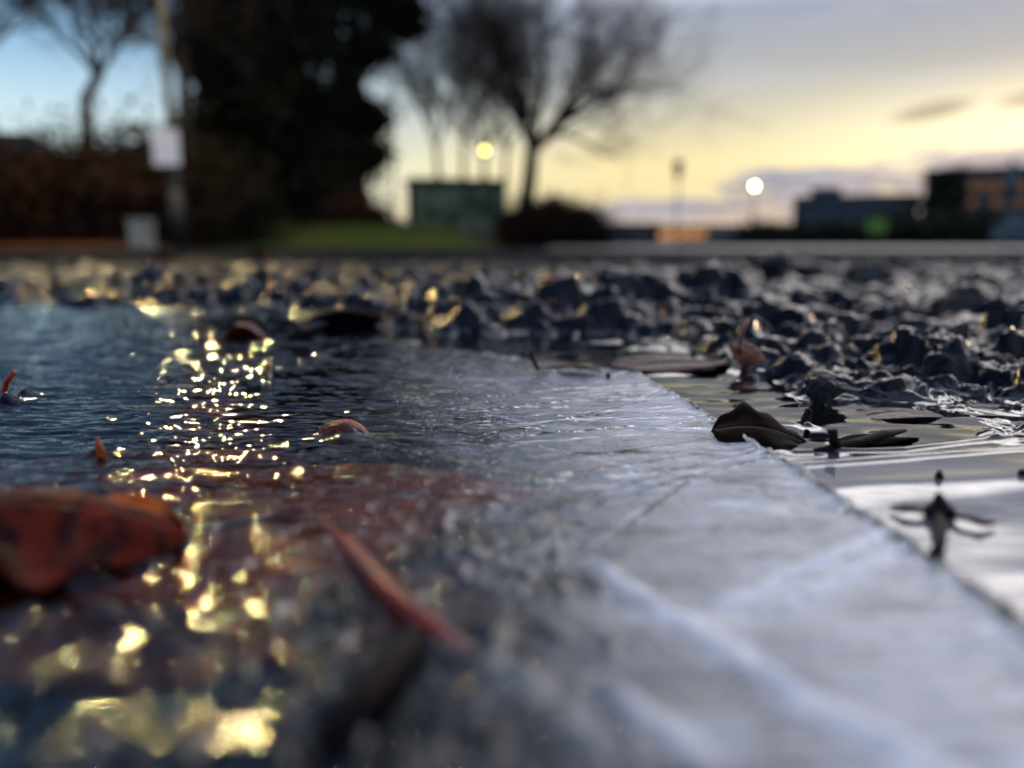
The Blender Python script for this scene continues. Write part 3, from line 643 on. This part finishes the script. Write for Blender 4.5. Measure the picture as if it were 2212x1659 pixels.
tube_thing('bud', [gp(2208, 1030, WL), gp(2208, 1030, WL) + Vector((0, 0, .0008)), gp(2208, 1030, WL) + Vector((0, 0, .0014))], [0.0007, 0.0008, 0.0003], M_twig, 'tiny dark bud floating by the right margin', 'bud')

# ------------------------------------------------------------------ mid distance ground
def strip(name, poly, z, mat, n=1):
    V = [(x, y, z) for x, y in poly]; return tag(mesh(name, V, [tuple(range(len(V)))], mat, smooth=False), kind='structure')
strip('road', [(0.2, 4.6), (60, 3.4), (90, 40), (90, 58), (-1, 34), (0.6, 12)], 0.014, M_road)
M_grass = pmat('grass', (0.05, 0.09, 0.02), 0.8, 0.2, build=mottle((0.028, 0.056, 0.007), (0.060, 0.075, 0.010), 2.5, 0.05, 20))
M_litter = pmat('leaf_litter', (0.16, 0.06, 0.015), 0.8, 0.2, build=mottle((0.20, 0.065, 0.010), (0.06, 0.026, 0.008), 4, 0.05, 20))
M_path = pmat('path', (0.16, 0.15, 0.15), 0.6, build=mottle((0.13, 0.125, 0.12), (0.2, 0.19, 0.18), 3))
def bank(name, x0, x1, y0, y1, h, mat, seed):
    xs = np.linspace(x0, x1, 60); ys = np.linspace(y0, y1, 50); A, B = np.meshgrid(xs, ys, indexing='ij')
    z = h * sst(B, y0, y0 + 3.5) * sst(A, x1, x1 - 1.2) + 0.06 * gnoise(A * 0.7, B * 0.7, seed) * sst(B, y0, y0 + 3) + 0.01
    return tag(mesh(name, np.stack([A, B, z], -1).reshape(-1, 3), gridfaces(60, 50), mat), kind='structure')
bank('grass_bank', -4.6, -0.05, 10.0, 24, 0.42, M_grass, 3)
bank('leaf_litter_bank', -14, -4.0, 8.6, 24, 0.22, M_litter, 4)
strip('path', [(-4.6, 7.0), (-3.6, 7.0), (-3.9, 10.2), (-4.9, 10.2)], 0.02, M_path)

# ------------------------------------------------------------------ trees and shrubs
M_bark = pmat('bark', (0.035, 0.03, 0.027), 0.9, 0.2, build=mottle((0.045, 0.038, 0.033), (0.018, 0.015, 0.014), 12, 0.02, 40))
def foliage_mat(name, c1, c2): return pmat(name, c1, 0.75, 0.15, build=mottle(c1, c2, 1.3))
M_ever = foliage_mat('evergreen_needles', (0.018, 0.025, 0.011), (0.006, 0.009, 0.005))
M_ever2 = foliage_mat('evergreen_olive', (0.030, 0.029, 0.012), (0.010, 0.012, 0.006))
M_hedge = foliage_mat('brown_hedge', (0.042, 0.018, 0.010), (0.014, 0.008, 0.006))
M_hedge2 = foliage_mat('olive_hedge', (0.022, 0.015, 0.007), (0.009, 0.007, 0.004))
M_shrub = foliage_mat('shrub', (0.022, 0.009, 0.006), (0.007, 0.006, 0.004))
M_far = foliage_mat('far_hedge', (0.030, 0.038, 0.024), (0.016, 0.020, 0.014))

def leafcloud(blobs, n, size, seed, elong=1.6):
    g_ = np.random.default_rng(seed); vol = np.array([b[3] * b[4] * b[5] for b in blobs]) ** 0.75; pick = g_.choice(len(blobs), n, p=vol / vol.sum())
    Bm = np.array(blobs)[pick]; d = g_.normal(size=(n, 3)); d /= np.linalg.norm(d, axis=1)[:, None]
    rad = g_.random(n) ** 0.42 * np.where(g_.random(n) < 0.33, 1.0 + g_.random(n) * 1.0, 1.0); c = Bm[:, :3] + d * rad[:, None] * Bm[:, 3:6]
    u = g_.normal(size=(n, 3)); u /= np.linalg.norm(u, axis=1)[:, None]; v = np.cross(u, g_.normal(size=(n, 3))); v /= np.linalg.norm(v, axis=1)[:, None]
    s_ = size * (0.5 + g_.random(n))[:, None]; u = u * s_ * elong; v = v * s_
    V = np.stack([c - u, c - v * 0.6, c + u, c + v * 0.6], 1).reshape(-1, 3); return V, np.arange(4 * n).reshape(-1, 4)

def branches(mb, p, d, L, r, depth, rr, up=0.15, spread=0.6, kids=(2, 4), minr=0.004, out=None):
    seg = 4; pts = [p]; rads = [r]; q = p.copy(); dd = d.copy()
    for i in range(seg):
        dd = (dd + Vector((rr.gauss(0, .13), rr.gauss(0, .13), rr.gauss(0, .10) + up * 0.15))).normalized()
        q = q + dd * (L / seg); pts.append(q.copy()); rads.append(r * (1 - 0.45 * (i + 1) / seg))
    mb.tube(pts, rads, 6 if r > 0.03 else 4 if r > 0.012 else 3, cap=False)
    if depth == 0: return
    for k in range(rr.randint(*kids) + (2 if depth > 4 else 1 if depth > 2 else 0)):
        i = rr.choice((1, 2, 3, 4, 4) if depth > 3 else (0, 1, 2, 3, 4)); t = pts[i]; ax = dd.orthogonal().normalized(); ax.rotate(Matrix.Rotation(rr.uniform(0, 2 * pi), 3, dd))
        nd = (dd * (1 - 0.3 * spread) + ax * spread * rr.uniform(0.6, 1.2) + Vector((0, 0, up * 0.5))).normalized()
        branches(mb, t, nd, L * rr.uniform(0.58, 0.88), max(minr, rads[i] * rr.uniform(0.5, 0.75)), depth - 1, rr, up, spread, kids, minr)

def bare_tree(x, y, z, trunk_pts, r0, L, label, seed, depth=6, spread=0.6, nlimb=4, up=0.15, minr=0.005, limbs=None):
    rr = random.Random(seed); t = empty('bare_tree', (x, y, z), label, 'tree')
    tp = [Vector(p) for p in trunk_pts]; n = len(tp); rads = [r0 * (1 - 0.35 * i / (n - 1)) for i in range(n)]; rads[0] *= 1.25
    b = MB(); b.tube(tp, rads, 12); b.build('trunk', M_bark, t, True)
    c = MB(); dirs = limbs or []
    if not dirs:
        for k in range(nlimb):
            a = 2 * pi * (k + rr.random() * 0.5) / nlimb; dirs.append((cos(a) * spread, sin(a) * spread, 1.0))
    for k, dv in enumerate(dirs):
        branches(c, tp[-1] - Vector((0, 0, 0.03 * k)), Vector(dv).normalized(), L * rr.uniform(0.85, 1.15), rads[-1] * rr.uniform(0.55, 0.75), depth, rr, up, spread, (2, 3), minr)
    c.build('crown', M_bark, t, True); return t

# main bare tree, right of the green cabinet
p = at(1132, 520, 14.0)
bare_tree(p.x, p.y, 0, [(0, 0, -0.1), (0.02, 0, 0.7), (0.10, 0, 1.25), (0.14, 0, 1.75)], 0.17, 1.62, 'bare wide-crowned tree with a forked trunk right of the green cabinet', 4, 5, 0.62,
          limbs=[(-0.6, 0.2, 1.0), (0.75, 0.1, 0.9), (0.2, -0.4, 1.2), (-0.1, 0.5, 1.2), (1.0, 0.2, 0.75), (0.45, 0.4, 1.1), (-0.3, -0.2, 1.2)], minr=0.0055)
for i, (px, lab, lean) in enumerate(((955, 'slim bare tree behind the left end of the green cabinet', -0.05), (1000, 'slim bare tree behind the middle of the green cabinet', 0.02), (1042, 'slim bare tree behind the cabinet, in front of the yellow lamp', 0.03), (1085, 'slim bare tree behind the right end of the green cabinet', 0.05))):
    p = at(px, 520, 17.0 + i * 0.8)
    bare_tree(p.x, p.y, 0.1, [(0, 0, 0), (lean, 0, 1.2), (lean * 2, 0, 2.0 + 0.3 * (i % 2))], 0.07, 1.6, lab, 40 + i, 4, 0.55, 6, 0.30, 0.0075)
# left bare trees
p = at(205, 420, 11.0)
bare_tree(p.x, p.y, 0, [(0, 0, 0), (-0.02, 0, 1.6), (0.0, 0, 2.0), (0.22, 0, 2.35)], 0.10, 1.15, 'crooked bare tree rising behind the brown hedge left of the lamp post', 61, 5, 0.75, 5, 0.2, 0.0055)
p = at(-110, 420, 10.0)
bare_tree(p.x, p.y, 0, [(0, 0, 0), (0.1, 0, 1.3), (0.35, 0, 2.0)], 0.10, 1.0, 'bare tree reaching in at the left margin', 62, 5, 0.55, 4, 0.3, 0.006)
p = at(402, 420, 11.5)
bare_tree(p.x, p.y, 0, [(0, 0, 0), (0.05, 0, 1.6), (0.1, 0, 2.9)], 0.11, 1.3, 'tall bare tree just behind the lamp post', 63, 5, 0.8, 6, 0.1, 0.0055)

def evergreen(px, D, hgt, blobs, n, size, mat, label, seed, trunk=0.16, name='evergreen_tree'):
    p = at(px, 525, D); t = empty(name, (p.x, p.y, 0), label, 'tree')
    b = MB(); b.tube([(0, 0, 0), (0.05, 0, hgt * 0.4), (0.02, 0, hgt * 0.85)], [trunk, trunk * 0.75, trunk * 0.2], 10); 
    rr = random.Random(seed)
    for k in range(14):
        a = rr.uniform(0, 6.28); z0 = rr.uniform(0.25, 0.8) * hgt; b.tube([(0.03, 0, z0), (cos(a) * .7, sin(a) * .7, z0 + .35)], [trunk * .3, trunk * .1], 5)
    b.build('trunk', M_bark, t, True)
    V, F = leafcloud(blobs, n, size, seed); mesh('crown', V, F, mat, t, smooth=False); return t
def clumps(w_, h0, h1, k, seed, rmin=0.35, rmax=0.8, lean=0.0, shape=lambda q: 1.0):
    rr = random.Random(seed); out = []
    for i in range(k):
        q = rr.random(); z = h0 + (h1 - h0) * q; ww = w_ * shape(q); a = rr.uniform(0, 6.28); d = ww * rr.random() ** 0.6
        r = rr.uniform(rmin, rmax); out.append((cos(a) * d + lean * q, sin(a) * d, z, r, r, r * rr.uniform(0.55, 0.9)))
    return out
sh = lambda q: 1.0 - 0.45 * abs(q - 0.45)
evergreen(520, 13.5, 5.0, clumps(0.75, 0.2, 4.0, 34, 1, 0.25, 0.65, shape=sh), 28000, 0.055, M_ever2, 'dark olive evergreen tree immediately right of the lamp post', 1)
evergreen(640, 14.5, 6.5, clumps(0.95, 0.5, 6.5, 48, 2, 0.25, 0.6, shape=sh), 36000, 0.055, M_ever, 'tallest dark evergreen tree in the middle of the clump', 2)
evergreen(780, 15.5, 7.0, clumps(1.05, 1.5, 7.0, 34, 3, 0.2, 0.45, shape=lambda q: 0.30 + 0.9 * q), 20000, 0.055, M_ever, 'dark evergreen tree with gaps of sky at the right of the clump', 3)
evergreen(665, 18, 4.5, clumps(0.95, 0.3, 3.4, 24, 4, 0.25, 0.6, shape=sh), 22000, 0.06, M_ever, 'low dark evergreen tree behind the taller ones', 4)
evergreen(850, 16.5, 7.0, clumps(0.75, 3.4, 6.8, 18, 14, 0.18, 0.42), 11000, 0.05, M_ever, 'thin evergreen tree with a high crown, last on the right of the clump', 14, trunk=0.035)

def shrub(px, D, w_, h, n, size, mat, label, seed, k=14, name='shrub', d=0.6, h0=0.1):
    p = at(px, 525, D); t = empty(name, (p.x, p.y, 0), label, 'shrub')
    rr = random.Random(seed); blobs = []
    for i in range(k):
        q = rr.uniform(-1, 1); r = rr.uniform(0.22, 0.42) * h; blobs.append((q * w_ / 2 * 0.8, rr.uniform(-d, d) * 0.5, rr.uniform(h0, 1) * (h - r) * (1 - 0.35 * abs(q)), r * 1.2, r, r))
    b = MB()
    for i in range(9):
        a = rr.uniform(-1, 1); b.tube([(a * w_ * 0.2, 0, 0), (a * w_ * 0.4, rr.uniform(-.2, .2), h * 0.8)], [0.03, 0.008], 5)
    b.build('stems', M_bark, t, True)
    V, F = leafcloud(blobs, n, size, seed); mesh('foliage', V, F, mat, t, smooth=False); return t
shrub(-60, 10.5, 2.3, 1.65, 26000, 0.035, M_hedge, 'brown hedge shrub at the left margin', 71)
shrub(170, 10.2, 2.2, 1.35, 26000, 0.035, M_hedge, 'reddish brown hedge shrub between the left margin and the lamp post', 72)
shrub(330, 10.8, 2.0, 1.80, 26000, 0.035, M_hedge2, 'olive-brown hedge shrub directly behind the lamp post', 73)
shrub(440, 11.2, 1.4, 1.60, 16000, 0.035, M_hedge2, 'olive-brown shrub between the lamp post and the evergreens', 74)
shrub(150, 12.5, 2.2, 1.75, 20000, 0.04, M_hedge2, 'taller brown shrub behind the hedge at left', 75)
shrub(770, 13.2, 1.6, 0.95, 12000, 0.03, M_hedge, 'low rust-brown shrub at the foot of the evergreens', 76)
shrub(1195, 13.0, 1.65, 0.86, 26000, 0.028, M_shrub, 'dark round shrub under the forked bare tree', 77, k=22)

# ------------------------------------------------------------------ street furniture
M_post = pmat('galvanised_post', (0.09, 0.1, 0.11), 0.6, 0.3, build=mottle((0.012, 0.014, 0.016), (0.022, 0.024, 0.027), 6))
M_sign = pmat('white_sign', (0.80, 0.82, 0.88), 0.5, build=mottle((0.84, 0.86, 0.92), (0.90, 0.91, 0.94), 8))
M_dkmetal = pmat('dark_metal', (0.05, 0.055, 0.06), 0.5)
L_lens = emis('lamp_lens_glow', (1.0, 0.74, 0.34), 1700)
px0 = at(390, 560, 8.0)
lp = empty('street_lamp', (px0.x, px0.y, 0), 'tall grey lamp post carrying a small white sign, at left', 'street lamp')
b = MB(); b.tube([(0, 0, 0), (0, 0, 0.6)], 0.066, 16); b.build('base_section', M_post, lp, True)
b = MB(); b.tube([(0, 0, 0.6), (0, 0, 0.63), (0, 0, 5.0)], [0.064, 0.046, 0.034], 16); b.build('pole', M_post, lp, True)
b = MB(); b.tube([(0, 0, 4.95), (0, -0.06, 5.10), (0, -0.25, 5.17), (0, -0.45, 5.18)], 0.028, 10); b.build('arm', M_post, lp, True)
b = MB(); b.box((0, -0.62, 5.19), (0.20, 0.46, 0.10), taper=0.75); hd = b.build('lamp_head', M_dkmetal, lp)
b = MB(); b.box((0, -0.64, 5.132), (0.14, 0.32, 0.012)); b.build('lens', L_lens, hd)
b = MB(); b.box((-0.035, -0.062, at(366, 320, 8.0).z), (0.26, 0.012, 0.34)); b.build('sign_plate', M_sign, lp)
for dz in (-0.1, 0.1):
    b = MB(); b.tube([(0, 0, at(366, 320, 8).z + dz - 0.012), (0, 0, at(366, 320, 8).z + dz + 0.012)], 0.054, 16); b.build('clamp', M_dkmetal, lp, True)
# grey cabinet beside the post
q = at(312, 560, 8.0); cb_ = empty('utility_cabinet', (q.x, q.y, 0), 'small pale grey utility cabinet standing left of the lamp post', 'cabinet')
M_grey = pmat('grey_cabinet', (0.34, 0.35, 0.33), 0.6, build=mottle((0.20, 0.21, 0.19), (0.30, 0.31, 0.28), 9))
b = MB(); b.box((0, 0, 0.145), (0.19, 0.18, 0.29)); b.box((0, 0, 0.295), (0.21, 0.20, 0.02)); b.build('body', M_grey, cb_)
b = MB(); b.box((0, -0.093, 0.15), (0.15, 0.008, 0.23)); dr = b.build('door', M_grey, cb_)
# green cabinet
q = at(986, 520, 13.0); zb = at(986, 516, 13.0).z; zt = at(986, 396, 13.0).z
gc = empty('green_cabinet', (q.x, q.y, 0), 'large dark green cabinet with mottled panels standing on the bank', 'cabinet', rz=R(14))
M_green = pmat('green_paint', (0.02, 0.07, 0.05), 0.7, 0.15, build=mottle((0.006, 0.020, 0.016), (0.011, 0.030, 0.023), 2.5))
M_greend = pmat('green_paint_mottled', (0.07, 0.14, 0.11), 0.7, 0.15, build=mottle((0.010, 0.030, 0.023), (0.09, 0.13, 0.11), 2.4))  # door green mottled with paler patches
Wg = 1.52; Hg = zt
b = MB(); b.box((0, 0, (Hg + 0.02) / 2), (Wg, 0.75, Hg - 0.02)); b.build('body', M_green, gc)
b = MB(); b.box((0, 0, Hg + 0.02), (Wg + 0.08, 0.83, 0.05)); b.build('roof', M_green, gc)
for k in range(3):
    b = MB(); b.box((-Wg / 2 + 0.27 + k * 0.49, -0.383, Hg / 2 + 0.08), (0.46, 0.014, Hg - 0.35)); dd = b.build('door', M_greend, gc)
    c2 = MB(); c2.box((-Wg / 2 + 0.45 + k * 0.49, -0.40, Hg / 2 + 0.08), (0.02, 0.02, 0.14)); c2.build('handle', M_dkmetal, dd)
b = MB(); b.box((0, 0, 0.12), (Wg + 0.14, 0.9, 0.24)); b.build('plinth', pmat('plinth', (0.05, 0.05, 0.045), 0.8), gc)

def lamp(px, py, D, rad, strength, colr, label, head='globe'):
    p = at(px, py, D); t = empty('street_lamp', (p.x, p.y, 0), label, 'street lamp')
    b = MB(); b.tube([(0, 0, 0), (0, 0, p.z - rad)], [0.06, 0.035], 10); b.build('pole', M_dkmetal, t, True)
    b = MB(); b.sphere((0, 0, p.z), rad); b.build('globe', emis('lamp_glow', colr, strength), t, True)
    b = MB(); b.tube([(0, 0, p.z + rad * 0.9), (0, 0, p.z + rad * 1.25)], [rad * 0.6, rad * 0.2], 12); b.build('cap', M_dkmetal, t, True)
lamp(1047, 325, 15.6, 0.05, 8, (1.0, 0.80, 0.16), 'lit yellow lamp seen through the branches above the green cabinet')
lamp(1630, 402, 45, 0.075, 45, (1.0, 0.84, 0.48), 'bright white lamp shining in the open sky right of the trees')
p = at(1465, 370, 40); t = empty('street_lamp', (p.x, p.y, 0), 'unlit dark lantern on a thin pole against the yellow sky', 'street lamp')
b = MB(); b.tube([(0, 0, 0), (0, 0, p.z)], [0.06, 0.04], 8); b.build('pole', M_dkmetal, t, True)
b = MB(); b.tube([(0, 0, p.z - .35), (0, 0, p.z + .45), (0, 0, p.z + .6)], [0.16, 0.28, 0.05], 8); b.build('lantern', M_dkmetal, t, True)

# ------------------------------------------------------------------ buildings
M_wblue = pmat('blue_grey_wall', (0.030, 0.042, 0.062), 0.7, build=mottle((0.026, 0.036, 0.054), (0.04, 0.052, 0.072), 0.4))
M_wgrey = pmat('grey_wall', (0.16, 0.17, 0.18), 0.7, build=mottle((0.13, 0.14, 0.15), (0.20, 0.21, 0.22), 0.4))
M_wbrown = pmat('brown_wall', (0.05, 0.045, 0.04), 0.7, build=mottle((0.026, 0.026, 0.026), (0.04, 0.038, 0.036), 0.4))
M_glass = pmat('window_glass', (0.03, 0.04, 0.055), 0.1)
M_lit = emis('lit_window', (1.0, 0.55, 0.26), 0.10); M_litred = emis('red_glow', (1.0, 0.15, 0.2), 0.5)
M_litor = emis('lit_orange_window', (1.0, 0.48, 0.2), 0.60)
def building(name, label, D, x0, x1, ytop, mat, depth=10, windows=None, extra=None, roofmat=None, litmat=None):
    """its front faces the camera squarely; x0, x1, ytop give its outline as seen"""
    az0 = atan2(at((x0 + x1) / 2, 530, 1).x, 1); R0 = D / cos(az0)
    def lx(px): return R0 * tan(atan2(at(px, 530, 1).x, 1) - az0)
    def lz(px, py):
        q = at(px, py, 1); el_ = math.atan((q.z - CAM_H) / math.hypot(q.x, 1)); return CAM_H + math.hypot(lx(px), R0) * tan(el_)
    t = empty(name, (R0 * sin(az0), R0 * cos(az0), 0), label, 'building', rz=-az0)
    X0, X1 = lx(x0), lx(x1); W_ = X1 - X0; xc = (X0 + X1) / 2; zt_ = lz((x0 + x1) / 2, ytop)
    b = MB(); b.box((xc, depth / 2, zt_ / 2), (W_, depth, zt_)); b.build('wall', mat, t)
    b = MB(); b.box((xc, depth / 2, zt_ + 0.12), (W_ + 0.3, depth + 0.3, 0.24)); rf = b.build('roof', roofmat or M_dkmetal, t)
    for (wx0, wx1, wy0, wy1, lit) in windows or ():
        a0, a1, c0, c1 = lx(wx0), lx(wx1), lz(wx0, wy1), lz(wx0, wy0)
        f = MB(); f.box(((a0 + a1) / 2, -0.03, (c0 + c1) / 2), (a1 - a0 + 0.14, 0.06, c1 - c0 + 0.14)); fo = f.build('window', M_dkmetal, t)
        g_ = MB(); g_.box(((a0 + a1) / 2, -0.075, (c0 + c1) / 2), (a1 - a0, 0.02, c1 - c0)); g_.build('pane', (litmat or M_lit) if lit else M_glass, fo)
    for (ex0, ex1, ey) in extra or ():
        a0, a1, c1 = lx(ex0), lx(ex1), lz(ex0, ey); b = MB(); b.box(((a0 + a1) / 2, depth / 2, (zt_ + 0.24 + c1) / 2), (a1 - a0, depth * 0.6, c1 - zt_ - 0.24)); b.build('roof_block', mat, t)
    return t
win = [(1725 + k * 26, 1741 + k * 26, 470, 480, False) for k in range(9)] + [(1830 + k * 26, 1846 + k * 26, 440, 450, False) for k in range(5)]
building('office_building', 'dark blue flat-roofed office block with a raised roof block, at right', 80, 1708, 1975, 426, M_wblue, 14, win, extra=[(1740, 1808, 402)])
building('office_building', 'brown office block with two rows of lit orange windows at the right margin', 62, 1985, 2330, 366, M_wbrown, 14,
         [(2078 + k * 27, 2098 + k * 27, 392, 412, True) for k in range(7)] + [(2078 + k * 27, 2098 + k * 27, 428, 446, k % 5 != 1) for k in range(7)] + [(2030, 2050, 398, 414, False)])
building('low_building', 'low grey shed with a long lit orange window strip', 55, 1420, 1660, 492, M_wgrey, 8, [(1424 + k * 17, 1439 + k * 17, 499, 517, True) for k in range(6)], litmat=M_litor)
building('low_building', 'low dark outbuilding right of the round shrub', 38, 1285, 1421, 492, M_wbrown, 6, [(1310, 1335, 505, 520, False), (1370, 1395, 505, 520, False)])
building('low_building', 'grey flat-roofed building behind the hedge at the far left', 30, -140, 104, 298, M_wgrey, 8, [(-60, -20, 330, 360, False), (30, 70, 330, 360, False)])
# red light on the brown block
p = at(2040, 405, 61.9); b = MB(); b.sphere(p, 0.35); tag(b.build('warning_light', M_litred, None, True), 'dim red light in front of the brown office block', 'light')
# tree in front of the blocks and hedges along the far road
def far_shrub(px0_, px1_, ytop, D, label, mat, seed, n=9000, size=0.12, name='hedge', cat='hedge'):
    a = at(px0_, 540, D); b_ = at(px1_, 540, D); h = at(px0_, ytop, D).z; t = empty(name, ((a.x + b_.x) / 2, D, 0), label, cat)
    W_ = b_.x - a.x; rr = random.Random(seed); k = max(6, int(W_ / h * 2)); bl = []
    for i in range(k * 2):
        r = h * rr.uniform(0.35, 0.5); bl.append((-W_ / 2 + W_ * (i + .5) / (2 * k), rr.uniform(-.5, .5), h - r if i % 2 else r, W_ / k * 0.8, r, r))
    b = MB()
    for i in range(6): b.tube([((i - 2.5) * W_ / 7, 0, 0), ((i - 2.5) * W_ / 7 + 0.1, 0, h * .7)], [0.06, 0.02], 5)
    b.build('stems', M_bark, t, True)
    V, F = leafcloud(bl, n, size, seed); mesh('foliage', V, F, mat, t, smooth=False)
far_shrub(1600, 1880, 487, 34, 'dark green hedge along the far side of the road', M_far, 81)
far_shrub(1885, 2300, 470, 36, 'taller dark hedge below the lit office windows', M_far, 82, 14000)
far_shrub(1470, 1640, 524, 30, 'low hedge end where the road meets the grey shed', M_far, 83, 6000)
p = at(2035, 525, 48); t = empty('leafy_tree', (p.x, p.y, 0), 'dark rounded tree between the two office blocks', 'tree')
b = MB(); b.tube([(0, 0, 0), (0, 0, 3.5)], [0.25, 0.12], 8); b.build('trunk', M_bark, t, True)
V, F = leafcloud(clumps(1.7, 1.2, 4.3, 20, 9, 0.4, 0.7, shape=lambda q: 1 - 0.5 * q), 12000, 0.09, 84); mesh('crown', V, F, M_far, t, smooth=False)
# green sign on post
M_gsign = pmat('lime_sign', (0.12, 0.25, 0.03), 0.5); M_bluev = pmat('blue_panel', (0.04, 0.085, 0.12), 0.5)
p = at(1895, 487, 24); t = empty('road_sign', (p.x, p.y, 0), 'lime green road sign on a short post before the far hedge', 'sign')
b = MB(); b.tube([(0, 0.03, 0), (0, 0.03, p.z + .2)], 0.04, 8); b.build('post', M_post, t, True)
b = MB(); b.box((0, 0, p.z), (0.62, 0.03, 0.42)); b.build('sign_plate', M_gsign, t)
p = at(2188, 345, 26); t = empty('flag_pole', (p.x, p.y, 0), 'slate blue pole with a furled banner by the right margin', 'pole')
b = MB(); b.tube([(0, 0, 0), (0, 0, p.z)], [0.07, 0.05], 8); b.build('pole', M_bluev, t, True)
b = MB(); b.tube([(0.02, 0, p.z * 0.52), (0.03, 0, p.z * 0.75), (0.02, 0, p.z * 0.99)], [0.17, 0.15, 0.10], 8); b.build('banner', M_bluev, t, True)
# blue van at the right margin
p = at(2200, 525, 22); t = empty('parked_van', (p.x + .3, p.y, 0), 'blue-grey van parked by the hedge at the right margin', 'van')
b = MB(); b.box((0, 0, 0.38), (1.7, 0.8, 0.44)); b.box((0.1, 0, 0.72), (1.3, 0.72, 0.28), taper=0.88); b.build('body', M_bluev, t)
for sx_ in (-.5, .5):
    b = MB(); b.tube([(sx_, -0.42, 0.15), (sx_, -0.32, 0.15)], 0.15, 16); b.build('wheel', M_dkmetal, t, True)
b = MB(); b.box((0.1, -0.352, 0.70), (1.0, 0.012, 0.16)); b.build('side_window', M_glass, t)
